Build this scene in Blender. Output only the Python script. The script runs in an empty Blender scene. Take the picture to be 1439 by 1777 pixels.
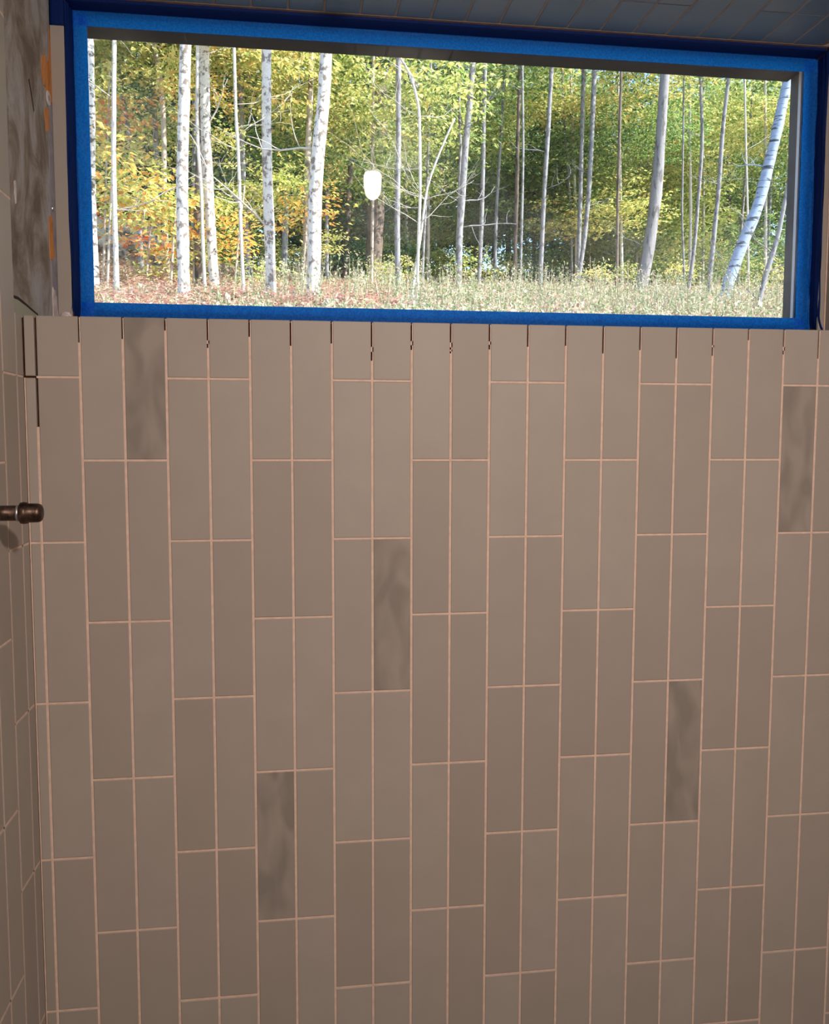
import bpy, bmesh, math, random
from mathutils import Vector, Matrix, noise
random.seed(7)
C = bpy.context.scene.collection
S = bpy.context.scene
PI = math.pi
W = 0.078            # one wall tile across, joint included (metres)
TH = 3.9674 * W      # one tile high, joint included
Z0 = 1.613           # height of the first horizontal joint above the floor

# ------------------------------------------------------------------ camera
cd = bpy.data.cameras.new('camera'); cam = bpy.data.objects.new('camera', cd); C.objects.link(cam)
cd.sensor_fit = 'HORIZONTAL'; cd.sensor_width = 36.0; cd.lens = 38.052; cd.clip_start = 0.02; cd.clip_end = 400
right = Vector((0.9905835, -0.1368942, 0.0020551)); up = Vector((0.0093314, 0.0824839, 0.9965487)); fwd = Vector((0.1365913, 0.9871456, -0.0829846))
M = Matrix((right, up, -fwd)).transposed().to_4x4(); M.translation = (0.47002, -1.7194, 1.4999)
cam.matrix_world = M; S.camera = cam

# ------------------------------------------------------------------ sky, sun, room lights, exposure
wd = bpy.data.worlds.new('sky'); S.world = wd; wd.use_nodes = True
nt = wd.node_tree; nt.nodes.clear()
sk = nt.nodes.new('ShaderNodeTexSky'); sk.sky_type = 'NISHITA'; sk.sun_disc = False
SUN_EL, SUN_AZ = math.radians(40), math.radians(116)     # azimuth from north (+Y), clockwise: behind the house, to the right
sk.sun_elevation = SUN_EL; sk.sun_rotation = SUN_AZ; sk.air_density = 1.0; sk.dust_density = 0.3; sk.ozone_density = 2.0
bgn = nt.nodes.new('ShaderNodeBackground'); bgn.inputs[1].default_value = 0.62
wo = nt.nodes.new('ShaderNodeOutputWorld'); nt.links.new(sk.outputs[0], bgn.inputs[0]); nt.links.new(bgn.outputs[0], wo.inputs[0])
def light(name, kind, loc, energy, color, **kw):
    l = bpy.data.lights.new(name, kind); l.energy = energy; l.color = color
    for k, v in kw.items(): setattr(l, k, v)
    o = bpy.data.objects.new(name, l); o.location = loc; C.objects.link(o); return o
sun = light('sun', 'SUN', (8, -8, 14), 16.0, (1.0, 0.95, 0.86), angle=math.radians(0.6))
sd = Vector((math.sin(SUN_AZ) * math.cos(SUN_EL), math.cos(SUN_AZ) * math.cos(SUN_EL), math.sin(SUN_EL)))
sun.rotation_euler = sd.to_track_quat('Z', 'Y').to_euler()
LP = Vector((1.05, -2.20, 2.10)); LT = Vector((0.95, 0.0, 0.25))       # unseen added work lamp, kept out of the glass reflection, and its wall target
down = light('added_work_lamp_light', 'AREA', LP, 40, (1.0, 0.84, 0.73), shape='DISK', size=0.10)
down.rotation_euler = (LP - LT).to_track_quat('Z', 'Y').to_euler()
S.view_settings.view_transform = 'Standard'; S.view_settings.look = 'None'; S.view_settings.gamma = 1.0
S.view_settings.use_curve_mapping = False; S.view_settings.exposure = 0.0

# ------------------------------------------------------------------ helpers
def P(i, y, z): return Vector((i * W, y * W, Z0 + z * W))      # tile units -> metres
def ob(name, me, parent=None, loc=(0, 0, 0), rot=None, mat=None):
    o = bpy.data.objects.new(name, me); C.objects.link(o); o.location = loc
    if rot: o.rotation_euler = rot
    if parent: o.parent = parent
    if mat and me is not None and not me.materials: me.materials.append(mat)
    return o
def mk(name, verts, faces, mat=None, smooth=False):
    me = bpy.data.meshes.new(name); me.from_pydata([tuple(v) for v in verts], [], faces); me.update()
    if smooth: me.polygons.foreach_set('use_smooth', [True] * len(me.polygons))
    if mat: me.materials.append(mat)
    return me
def tag(o, label=None, cat=None, group=None, kind=None):
    for k, v in (('label', label), ('category', cat), ('group', group), ('kind', kind)):
        if v: o[k] = v
    return o
class MB:
    def __init__(s): s.v = []; s.f = []
    def box(s, x0, x1, y0, y1, z0, z1):
        n = len(s.v)
        s.v += [(x, y, z) for z in (z0, z1) for y in (y0, y1) for x in (x0, x1)]
        s.f += [tuple(n + k for k in q) for q in ((0, 2, 3, 1), (4, 5, 7, 6), (0, 1, 5, 4), (2, 6, 7, 3), (0, 4, 6, 2), (1, 3, 7, 5))]
        return s
    def tbox(s, x0, x1, y0, y1, z0, z1):       # the same in tile units
        a = P(x0, y0, z0); b = P(x1, y1, z1); return s.box(a.x, b.x, a.y, b.y, a.z, b.z)
    def prism(s, poly, x0, x1):                # polygon of (y, z) in tile units pushed through x0..x1
        n = len(s.v); k = len(poly)
        for x in (x0, x1): s.v += [tuple(P(x, y, z)) for y, z in poly]
        s.f.append(tuple(n + j for j in range(k))[::-1]); s.f.append(tuple(n + k + j for j in range(k)))
        for j in range(k): s.f.append((n + j, n + (j + 1) % k, n + k + (j + 1) % k, n + k + j))
        return s
    def tube(s, pts, rad, sides=10, rough=0.0, cap=True):
        n0 = len(s.v); m = len(pts)
        for i, (p, r) in enumerate(zip(pts, rad)):
            p = Vector(p); a = Vector(pts[max(i - 1, 0)]); b = Vector(pts[min(i + 1, m - 1)]); t = (b - a).normalized()
            u = t.cross(Vector((0.31, 0.95, 0.05))).normalized(); v = t.cross(u)
            for k in range(sides):
                an = 2 * PI * k / sides; rr = r * (1 + random.uniform(-rough, rough))
                s.v.append(tuple(p + (u * math.cos(an) + v * math.sin(an)) * rr))
        for i in range(m - 1):
            for k in range(sides):
                a = n0 + i * sides + k; b = n0 + i * sides + (k + 1) % sides
                s.f.append((a, b, b + sides, a + sides))
        if cap:
            s.f.append(tuple(n0 + k for k in range(sides))); s.f.append(tuple(n0 + (m - 1) * sides + k for k in range(sides))[::-1])
        return s
    def lathe(s, c, prof, axis, sides=24):     # prof: (distance along axis, radius)
        c = Vector(c); ax = Vector(axis).normalized(); u = ax.orthogonal().normalized(); v = ax.cross(u); n0 = len(s.v)
        for d, r in prof:
            for k in range(sides):
                an = 2 * PI * k / sides; s.v.append(tuple(c + ax * d + (u * math.cos(an) + v * math.sin(an)) * r))
        for i in range(len(prof) - 1):
            for k in range(sides):
                a = n0 + i * sides + k; b = n0 + i * sides + (k + 1) % sides; s.f.append((a, b, b + sides, a + sides))
        s.f.append(tuple(n0 + k for k in range(sides))[::-1]); s.f.append(tuple(n0 + (len(prof) - 1) * sides + k for k in range(sides)))
        return s
    def build(s, name, mat, parent=None, smooth=False):
        me = mk(name, s.v, s.f, mat, smooth)
        bm = bmesh.new(); bm.from_mesh(me); bmesh.ops.recalc_face_normals(bm, faces=bm.faces); bm.to_mesh(me); bm.free()
        return ob(name, me, parent)

# ------------------------------------------------------------------ materials
class NM:
    def __init__(s, name):
        s.m = bpy.data.materials.new(name); s.m.use_nodes = True; s.t = s.m.node_tree
        s.b = s.t.nodes['Principled BSDF']; s.out = s.t.nodes['Material Output']
    def n(s, ty, **kw):
        x = s.t.nodes.new(ty)
        for k, v in kw.items():
            if k.startswith('i_'): x.inputs[k[2:].replace('_', ' ')].default_value = v
            else: setattr(x, k, v)
        return x
    def l(s, a, b): s.t.links.new(a, b)
    def noise(s, scale, detail=4, rough=.55, stretch=None, vec='Object', dist=0):
        v = s.n('ShaderNodeNewGeometry').outputs['Position'] if vec == 'Position' else s.n('ShaderNodeTexCoord').outputs[vec]
        if stretch:
            mp = s.n('ShaderNodeMapping'); mp.inputs['Scale'].default_value = stretch; s.l(v, mp.inputs[0]); v = mp.outputs[0]
        t = s.n('ShaderNodeTexNoise'); t.inputs['Scale'].default_value = scale; t.inputs['Detail'].default_value = detail
        t.inputs['Roughness'].default_value = rough; t.inputs['Distortion'].default_value = dist; s.l(v, t.inputs['Vector']); return t.outputs['Fac']
    def ramp(s, fac, stops, interp='LINEAR'):
        r = s.n('ShaderNodeValToRGB'); e = r.color_ramp.elements; r.color_ramp.interpolation = interp
        while len(e) < len(stops): e.new(0.5)
        for k, (p, c) in enumerate(stops):
            e[k].position = p; e[k].color = (*c, 1) if len(c) == 3 else c
        s.l(fac, r.inputs[0]); return r.outputs[0]
    def mix(s, fac, a, b, mode='MIX'):
        x = s.n('ShaderNodeMix', data_type='RGBA', blend_type=mode)
        for inp, v in ((x.inputs[0], fac), (x.inputs[6], a), (x.inputs[7], b)):
            if hasattr(v, 'is_output') or isinstance(v, bpy.types.NodeSocket): s.l(v, inp)
            elif isinstance(v, (int, float)): inp.default_value = v
            else: inp.default_value = (*v, 1)
        return x.outputs[2]
    def bump(s, h, strength, dist=.01):
        b = s.n('ShaderNodeBump'); b.inputs['Strength'].default_value = strength; b.inputs['Distance'].default_value = dist
        s.l(h, b.inputs['Height']); s.l(b.outputs[0], s.b.inputs['Normal'])
    def base(s, c):
        i = s.b.inputs['Base Color']
        if isinstance(c, bpy.types.NodeSocket): s.l(c, i)
        else: i.default_value = (*c, 1)
    def rough(s, r, spec=.5, metal=0):
        s.b.inputs['Roughness'].default_value = r; s.b.inputs['Specular IOR Level'].default_value = spec; s.b.inputs['Metallic'].default_value = metal

def tile_mat(name, a, b, rough=.5, smudge=False, spec=.25):
    m = NM(name); oi = m.n('ShaderNodeObjectInfo'); rnd = oi.outputs['Random']
    c = m.ramp(rnd, [(0, a), (1, b)])
    f = m.noise(9, 3, .6, vec='Position')
    c = m.mix(m.ramp(f, [(.35, (0, 0, 0)), (.7, (.22, .22, .22))]), c, [x * .82 for x in a])
    if smudge:
        g = m.noise(13, 1.5, .4, stretch=(1.9, 1, .8), vec='Position', dist=.6)
        c = m.mix(m.ramp(g, [(.36, (.8, .8, .8)), (.66, (0, 0, 0))]), c, [x * .66 for x in a])
        m.l(m.ramp(g, [(.4, (.75,) * 3), (.62, (.4,) * 3)]), m.b.inputs['Roughness'])
    m.base(c); m.rough(rough, spec)
    if smudge: pass
    m.bump(m.noise(14, 2, .4, vec='Position'), .05, .01)
    return m.m
TILE = tile_mat('taupe_glazed_tile', (.345, .300, .265), (.390, .348, .312))
SMUDGE = tile_mat('smudged_taupe_tile', (.335, .295, .26), (.35, .305, .27), smudge=True)
CTILE = tile_mat('slate_daylit_ceiling_tile', (.075, .15, .26), (.13, .19, .28), rough=.45)  # slate-blue tile; part of the blue is window light put into the colour
def grout_mat(name, c):
    m = NM(name); f = m.noise(60, 4, vec='Position')
    m.base(m.mix(m.ramp(f, [(.3, (0, 0, 0)), (.7, (1, 1, 1))]), c, [x * .8 for x in c])); m.rough(.9, .2); m.bump(f, .3, .002); return m.m
GROUT = grout_mat('pinkish_tan_grout', (.76, .565, .47))
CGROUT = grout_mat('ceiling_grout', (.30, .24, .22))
m = NM('brown_thinset_backing'); f = m.noise(40, 5, vec='Position')
m.base(m.ramp(f, [(.3, (.05, .022, .014)), (.7, (.13, .06, .04))])); m.rough(.95, .1); BACK = m.m
m = NM('grey_mortar'); f = m.noise(25, 6, vec='Position'); m.base(m.ramp(f, [(.3, (.3, .28, .25)), (.7, (.42, .39, .35))])); m.rough(.95, .1); m.bump(f, .4, .004); MORTAR = m.m
m = NM('matt_wall_paint'); m.base((.30, .27, .25)); m.rough(.8, .2); PAINT = m.m
m = NM('dark_shower_floor'); f = m.noise(30, 4, vec='Position'); m.base(m.ramp(f, [(.3, (.10, .09, .085)), (.7, (.14, .125, .115))])); m.rough(.7, .3); FLOOR = m.m
# bare board with smeared thinset
m = NM('smeared_backer_board')
f1 = m.noise(8, 5, .65, stretch=(1, 1.3, .8), vec='Position', dist=.8); f2 = m.noise(26, 5, .7, stretch=(1, 1, .4), vec='Position')
c = m.ramp(f1, [(.36, (.16, .125, .10)), (.47, (.25, .21, .175)), (.56, (.34, .31, .29)), (.70, (.42, .41, .43))])
c = m.mix(m.ramp(f2, [(.62, (0, 0, 0)), (.74, (.55, .55, .55))]), c, (.42, .38, .35))
m.base(c); m.rough(.9, .2); m.bump(f2, .5, .004); BOARD = m.m
m = NM('orange_waterproof_membrane'); f = m.noise(45, 4, stretch=(1, 1, .5), vec='Position')
m.base(m.ramp(f, [(.3, (.42, .15, .035)), (.55, (.62, .24, .06)), (.75, (.48, .26, .14))])); m.rough(.7, .3); m.bump(f, .4, .003); ORANGE = m.m
m = NM('lavender_seam_tape'); f = m.noise(30, 4, vec='Position'); m.base(m.ramp(f, [(.3, (.26, .24, .27)), (.7, (.36, .35, .40))])); m.rough(.85, .2); m.bump(f, .3, .003); LAV = m.m
m = NM('white_plaster_patch'); f = m.noise(50, 4, vec='Position'); m.base(m.ramp(f, [(.3, (.5, .42, .42)), (.7, (.72, .66, .66))])); m.rough(.9, .2); m.bump(f, .4, .004); WHITEP = m.m
m = NM('pale_green_board'); m.base((.36, .36, .28)); m.rough(.9, .2); GREENB = m.m
m = NM('dark_crack'); m.base((.05, .04, .035)); m.rough(1, .1); CRACK = m.m
m = NM('steel_screw'); m.base((.5, .5, .52)); m.rough(.4, .5, .9); STEEL = m.m
# blue masking tape: crepe paper that lets daylight through
def tape_mat(name, col, tr):
    m = NM(name)
    f = m.noise(230, 3, .6, vec='Position'); f2 = m.noise(28, 2, .5, stretch=(1, 1, .25), vec='Position')
    c = m.mix(m.ramp(f, [(.42, (0, 0, 0)), (.58, (1, 1, 1))]), [x * .78 for x in col], [min(1, x * 1.3) for x in col])
    m.base(c); m.rough(.6, .25); m.bump(f, .25, .001)
    t = m.n('ShaderNodeBsdfTranslucent'); m.l(m.mix(.5, c, [min(1, x * tr) for x in col]), t.inputs[0])
    x = m.n('ShaderNodeMixShader'); x.inputs[0].default_value = .60
    m.l(m.b.outputs[0], x.inputs[1]); m.l(t.outputs[0], x.inputs[2]); m.l(x.outputs[0], m.out.inputs[0]); return m.m
TAPE = tape_mat('blue_painters_tape', (.008, .215, .98), 1.25)
m = NM('shaded_blue_tape_on_casing'); f = m.noise(230, 3, .6, vec='Position')
m.base(m.ramp(f, [(.3, (.002, .012, .085)), (.7, (.003, .020, .13))])); m.rough(.7, .12); TAPE2 = m.m  # same tape off the glass, its shade put into the colour
m = NM('dark_window_frame'); f = m.noise(30, 6, .7, stretch=(.4, 1, 1), vec='Position'); f2 = m.noise(120, 3, .5, vec='Position')
c = m.ramp(f, [(.45, (.008, .009, .012)), (.75, (.02, .02, .022))])
c = m.mix(m.ramp(f2, [(.70, (0, 0, 0)), (.76, (.5, .5, .5))]), c, (.06, .06, .058)); m.base(c); m.rough(.6, .06); FRAME = m.m
m = NM('lit_dusty_window_frame'); f = m.noise(24, 5, .7, stretch=(1, 1, .4), vec='Position'); m.base(m.ramp(f, [(.35, (.05, .047, .047)), (.7, (.09, .085, .085))])); m.rough(.6, .15); FRAME2 = m.m  # same dusty frame; stronger light on the right bar put into the colour
m = NM('grey_bead'); m.base((.50, .48, .50)); m.rough(.5, .4); BEAD = m.m
m = NM('black_gasket'); m.base((.008, .008, .012)); m.rough(.7, .2); GASKET = m.m
# glass: clear pane, weak mirror, a little dust
m = NM('dusty_window_glass'); m.t.nodes.remove(m.b)
fr = m.n('ShaderNodeFresnel'); fr.inputs[0].default_value = 1.5
tr = m.n('ShaderNodeBsdfTransparent'); tr.inputs[0].default_value = (.97, .985, .98, 1)
gl = m.n('ShaderNodeBsdfGlossy'); gl.inputs['Roughness'].default_value = 0.0
x = m.n('ShaderNodeMixShader'); m.l(fr.outputs[0], x.inputs[0]); m.l(tr.outputs[0], x.inputs[1]); m.l(gl.outputs[0], x.inputs[2])
du = m.n('ShaderNodeBsdfTranslucent'); du.inputs[0].default_value = (.9, .9, .92, 1)
x2 = m.n('ShaderNodeMixShader')
f = m.noise(1.7, 5, .6, stretch=(1, 1, 1.6), vec='Position')
m.l(m.ramp(f, [(.50, (.008,) * 3), (.80, (.10,) * 3)]), x2.inputs[0]); m.l(x.outputs[0], x2.inputs[1]); m.l(du.outputs[0], x2.inputs[2]); m.l(x2.outputs[0], m.out.inputs[0])
GLASS = m.m
# pipe
m = NM('tarnished_copper'); f = m.noise(55, 5, .7, vec='Position')
m.base(m.ramp(f, [(.35, (.02, .012, .009)), (.5, (.075, .045, .032)), (.7, (.16, .105, .08))])); m.rough(.4, .5, .75); m.bump(f, .2, .001); COPPER = m.m
m = NM('lamp_glass'); m.b.inputs['Base Color'].default_value = (.9, .88, .84, 1); m.b.inputs['Emission Color'].default_value = (1, .93, .82, 1); m.b.inputs['Emission Strength'].default_value = 22; BULB = m.m
m = NM('lamp_white_plastic'); m.base((.7, .69, .66)); m.rough(.4, .5); PLASTIC = m.m
m = NM('downlight_lens'); m.b.inputs['Base Color'].default_value = (.9, .88, .84, 1); m.b.inputs['Emission Color'].default_value = (1, .86, .74, 1); m.b.inputs['Emission Strength'].default_value = 4; LENS = m.m

# ------------------------------------------------------------------ structure
XL, XR, P1, ZC = -.2816, 22.4, 3.65, 10.42       # left wall face, right wall face, depth of the recess, ceiling height (tile units)
FL = -Z0 / W
def sill(i): return 1.440 + .0018 * i
TT = .10                                          # tile thickness
wall = MB()
wall.tbox(XL - 2, XR + 2, TT, P1 + 1.75, FL, 1.40)                       # half wall under the window, up to the raw ledge
wall.tbox(XL - 2, .05, P1, P1 + 1.75, 1.40, ZC + 2)
wall.tbox(22.26, XR + 2, P1, P1 + 1.75, 1.40, ZC + 2)
wall.tbox(.05, 22.26, P1, P1 + 1.75, 10.32, ZC + 2)
wall.tbox(.05, 22.26, P1 + .06, P1 + 1.75, 1.40, 1.92)
wb = tag(wall.build('wall_back', BACK), kind='structure')
led = MB(); n = 24
for k in range(n):
    a, b = XL - .05 + (XR - XL + .05) * k / n, XL - .05 + (XR - XL + .05) * (k + 1) / n
    led.tbox(a, b, TT, P1 - .01, 1.395, 1.41 + .02 * (k % 3 == 0))
led.build('ledge_mortar', MORTAR, wb)
wl = tag(MB().tbox(XL - 2, XL - TT, -45, P1 + .1, FL, ZC + 2).build('wall_left', BACK), kind='structure')
wr = tag(MB().tbox(XR, XR + 2, -45, P1 + .1, FL, ZC + 2).build('wall_right', PAINT), kind='structure')
wf = tag(MB().tbox(XL - 2, XR + 2, -47, -45, FL, ZC + 2).build('wall_front', PAINT), kind='structure')
ce = tag(MB().tbox(XL - 2, XR + 2, -45, P1, ZC + TT, ZC + 2).build('ceiling', PAINT), kind='structure')
fl = tag(MB().tbox(XL - 2, XR + 2, -45, P1, FL - 1, FL).build('floor', FLOOR), kind='structure')

# ------------------------------------------------------------------ tiles, each one an object
TC = {}
def tile_mesh(w, h, mat):
    key = (round(w, 4), round(h, 4), mat.name)
    if key in TC: return TC[key]
    t = TT * W; b = .0013; x, z = w / 2, h / 2
    v = [(-x, t, -z), (x, t, -z), (x, t, z), (-x, t, z), (-x, b * .8, -z), (x, b * .8, -z), (x, b * .8, z), (-x, b * .8, z),
         (-x + b, 0, -z + b), (x - b, 0, -z + b), (x - b, 0, z - b), (-x + b, 0, z - b)]
    f = [(8, 9, 10, 11), (4, 5, 9, 8), (5, 6, 10, 9), (6, 7, 11, 10), (7, 4, 8, 11), (0, 1, 5, 4), (1, 2, 6, 5), (2, 3, 7, 6), (3, 0, 4, 7), (3, 2, 1, 0)]
    TC[key] = mk('tile', v, f, mat); return TC[key]
JV, JH = .029, .025            # half joints in tile units
def wob(s=.0018): return random.uniform(-s, s)
def put_tile(parent, side, a0, a1, z0, z1, mat=TILE, name='tile'):
    w, h = (a1 - a0) * W, (z1 - z0) * W
    me = tile_mesh(w, h, mat); am, zm = (a0 + a1) / 2, (z0 + z1) / 2
    if side == 'back': return ob(name, me, parent, P(am, 0, zm), (wob(), 0, wob()))
    if side == 'left': return ob(name, me, parent, P(XL, am, zm), (0, wob(), PI / 2 + wob()))
    if side == 'ceil': return ob(name, me, parent, P(am, zm, ZC), (PI / 2 + wob(), wob(), 0))
H = TH / W
# back wall: columns -1..21, joined in pairs, every second pair shifted by half a tile
grout = MB(); GY = .010
slit = {0: (2.62, []), 1: (.62, []), 2: (.52, []), 3: (.30, []), 4: (.52, [(.60, .70)]), 5: (.42, []), 6: (.62, []), 7: (.55, []), 8: (.62, [(.74, .96)]), 9: (.46, [(.56, .68)]),
        10: (.48, [(.60, .66), (.70, .75)]), 11: (.44, [(.52, .64)]), 12: (.56, []), 13: (.52, []), 14: (.70, []), 15: (.60, []), 16: (.80, []), 17: (.44, [(.50, .72)]), 18: (.30, []), 19: (.46, [(.56, .66)]), 20: (.76, []), 21: (.5, [])}
smudged = {(2, 0), (19, 1), (8, 2), (16, 3), (5, 3)}
for col in range(-1, 23):
    x0, x1 = (XL + .03, 0 - JV) if col == -1 else (col + JV, min(col + 1 - JV, XR - .01))
    if x1 - x0 < .05: continue
    pair = (col + 1) // 2; rowB = pair % 2 == 1
    off = -.5 * H if rowB else 0.0
    top = sill(col); k = 0; z1 = top
    while z1 > FL + .2:
        z0 = max(off - k * H, FL)
        t_ = put_tile(wb, 'back', x0, x1, z0 + JH, z1 if k == 0 else z1 - JH, SMUDGE if (col, k) in smudged else TILE)
        if (col, k) in smudged: t_['label'] = 'tile with dark blotchy smudges'
        if z0 > FL + .1: grout.tbox(XL if col == -1 else col, min(col + 1, XR - .01), GY - .004, TT, z0 - JH, z0 + JH) if not (col == -1 and k == 0) else None
        z1 = z0; k += 1
for i in range(0, 23):
    t = sill(i); d, gaps = slit.get(i, (.5, [])); a = t - d; z = a
    for g0, g1 in gaps:
        grout.tbox(i - JV, i + JV, GY, TT, t - g0, z); z = t - g1
    grout.tbox(i - JV, i + JV, GY, TT, FL, z)
    if i: grout.tbox(i + JV * .25, i + JV, GY, TT, min([a] + [t - q[1] for q in gaps]), t - .02)   # a thin smear of grout clinging to one side of the open joint
grout.tbox(XL, XL + .03, GY, TT, FL, -.02)
tag(grout.build('grout', GROUT, wb), kind='stuff')
# left wall
g2 = MB(); L1 = .528
for c in range(0, 12):
    y1, y0 = (-.01, -L1 + JV) if c == 0 else (-(L1 + c - 1) - JV, -(L1 + c) + JV)
    pair = (c + 2) // 2; off = -.5 * H if (c // 2) % 2 == 1 else 0.0
    k = -3
    edges = [off - kk * H for kk in range(-3, 7)]
    zt = ZC if c else 1.445
    edges = [zt] + [e for e in edges if FL + .1 < e < zt - .1] + [FL]
    for a, b in zip(edges[:-1], edges[1:]):
        put_tile(wl, 'left', min(y0, y1), max(y0, y1), b + JH, a - (JH if a != zt else .01))
        if b > FL + .1: g2.tbox(XL - TT, XL - GY, y0 - JV, y1 + (JV if c else 0), b - JH, b + JH)
    if c: g2.tbox(XL - TT, XL - GY, y1 - .0, y1 + 2 * JV, FL, (0.0 if c == 1 else ZC))
g2.tbox(XL - TT, XL - GY, -.02, .0, FL, 0)
tag(g2.build('grout', GROUT, wl), kind='stuff')
# ceiling
g3 = MB()
for col in range(-1, 22):
    x0, x1 = (XL, -JV) if col == -1 else (col + JV, min(col + 1 - JV, XR - .01))
    rowB = ((col + 1) // 2) % 2 == 1
    ys = [P1 - .05]; e = 1.82 if not rowB else -.164
    while e > -9: ys.append(e); e -= H
    ys.append(-9)
    for a, b in zip(ys[:-1], ys[1:]):
        if a - b < .1: continue
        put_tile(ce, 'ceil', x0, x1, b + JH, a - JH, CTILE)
        g3.tbox(x0 - .01, x1 + .01, b - JH, b + JH, ZC + .01, ZC + TT)
    g3.tbox(x1, x1 + 2 * JV, -9, P1 - .05, ZC + .01, ZC + TT)
g3.tbox(XL, XR, P1 - .07, P1 - .0, ZC - .01, ZC + TT)
tag(g3.build('grout', CGROUT, ce), kind='stuff')

# ------------------------------------------------------------------ recess: bare board on the left, tile strips beside the window
XB = -.345
MB().tbox(XB - .08, XB, -L1 + .06, P1, 1.40, ZC).build('backer_board', BOARD, wl)
def patch(name, poly, mat, parent=wl, t=.012): return MB().prism(poly, XB - .002, XB + t).build(name, mat, parent)
def ragged(poly, amp=.05, n=4):
    out = []
    for (a, b), (c, d) in zip(poly, poly[1:] + poly[:1]):
        for k in range(n):
            t = k / n; out.append((a + (c - a) * t + random.uniform(-amp, amp) * (k > 0), b + (d - b) * t + random.uniform(-amp, amp) * (k > 0)))
    return out
patch('seam_tape', ragged([(3.25, 9.3), (3.62, 9.3), (3.62, 1.42), (3.02, 1.42), (3.08, 5.6), (3.2, 7.4)], .03), LAV, t=.008)
patch('membrane_patch', ragged([(3.44, 9.40), (3.63, 9.5), (3.63, 7.5), (3.45, 7.54), (3.02, 7.64), (2.62, 7.9), (2.62, 8.36), (2.91, 8.55), (3.23, 8.49), (3.38, 8.82)]), ORANGE, t=.018)['label'] = 'orange waterproof membrane showing through'
patch('membrane_patch', ragged([(2.78, 7.1), (3.2, 7.3), (3.15, 6.7), (2.85, 6.6)], .06), ORANGE, t=.014)
patch('membrane_patch', ragged([(2.9, 4.42), (3.22, 4.5), (3.3, 3.41), (2.88, 3.29)], .03), ORANGE, t=.018)
patch('plaster_patch', ragged([(3.05, 2.6), (3.4, 2.4), (3.62, 1.42), (3.0, 1.42)], .05), WHITEP, t=.022)
patch('plaster_patch', ragged([(-.05, 4.5), (.08, 4.55), (.10, 4.05), (0, 4.0)], .02), WHITEP, t=.010)
patch('lower_board', [(-L1 + .06, 1.405), (-L1 + .06, 1.86), (.5, 1.80), (1.55, 1.66), (1.8, 1.405)], GREENB, t=.006)
patch('crack', ragged([(-L1 + .07, 1.84), (-.05, 1.86), (.57, 1.80), (1.56, 1.68), (1.56, 1.64), (.55, 1.74), (-.08, 1.79), (-L1 + .07, 1.78)], .008, 2), CRACK, t=.012)
patch('crack', ragged([(1.42, 7.35), (1.50, 7.4), (1.85, 6.75), (1.80, 6.7)], .02, 2), CRACK, t=.006)
for y, z, r in ((3.17, 7.55, .2), (3.3, 4.72, .09)):
    s = MB().lathe(P(XB + .012, y, z), [(0, r * W), (.0016, r * W * .9), (.002, r * W * .5)], (1, 0, 0), 14).build('screw', WHITEP if r > .1 else STEEL, wl)
    MB().lathe(P(XB + .04, y, z), [(0, .07 * W), (.001, .06 * W)], (1, 0, 0), 10).build('screw_head', STEEL, s)
def trim(name, x0, x1, z1):
    b = MB().tbox(x0, x1, P1 - TT, P1, 1.42, z1).build(name, TILE)
    m_ = b.modifiers.new('edge', 'BEVEL'); m_.width = .0012; m_.segments = 2; return tag(b, kind='structure')
trim('trim_1', XB + .01, .03, 9.60); trim('trim_2', 22.19, XR - .03, 9.60)
MB().tbox(XR - .04, XR - .002, P1 - TT - .04, P1 - .01, 1.42, ZC).build('corner_caulk', GROUT, wr)
# scrap of grout on the ledge by the tape
bm = bmesh.new(); bmesh.ops.create_icosphere(bm, subdivisions=2, radius=.011)
for v in bm.verts: v.co *= random.uniform(.7, 1.2); v.co.z *= .6
me = bpy.data.meshes.new('crumb'); bm.to_mesh(me); bm.free(); me.materials.append(WHITEP)
tag(ob('grout_crumb', me, None, P(.62, .35, 1.49)), 'pale crumb of dry grout on the ledge at the left end of the sill', 'crumb')

# ------------------------------------------------------------------ window
win = bpy.data.objects.new('window_1', None); C.objects.link(win); win.location = P(11, 4.2, 6); tag(win, kind='structure')
bpy.context.view_layer.update(); inv = win.matrix_world.inverted()
def wpart(mb, name, mat):
    o = mb.build(name, mat, win); o.matrix_parent_inverse = inv; return o
Y2 = 4.2
pane = wpart(MB().tbox(.05, 22.26, Y2 + .005, Y2 + .05, 1.95, 10.32), 'pane', GLASS)
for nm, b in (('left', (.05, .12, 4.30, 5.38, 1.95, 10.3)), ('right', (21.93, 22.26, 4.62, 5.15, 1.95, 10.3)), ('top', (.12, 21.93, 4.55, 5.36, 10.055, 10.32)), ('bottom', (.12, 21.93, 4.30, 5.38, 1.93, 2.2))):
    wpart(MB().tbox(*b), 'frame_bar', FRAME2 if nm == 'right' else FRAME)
wpart(MB().tbox(21.875, 22.25, 4.45, 4.60, 2.2, 10.10), 'bead', BEAD)
wpart(MB().tbox(.12, 21.875, 4.45, 4.54, 10.085, 10.31), 'bead', BEAD)
wpart(MB().tbox(21.93, 22.25, 4.27, 4.44, 2.2, 10.3), 'gasket', GASKET)
wpart(MB().tbox(.12, 22.25, 4.27, 4.44, 10.13, 10.31), 'gasket', GASKET)

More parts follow.
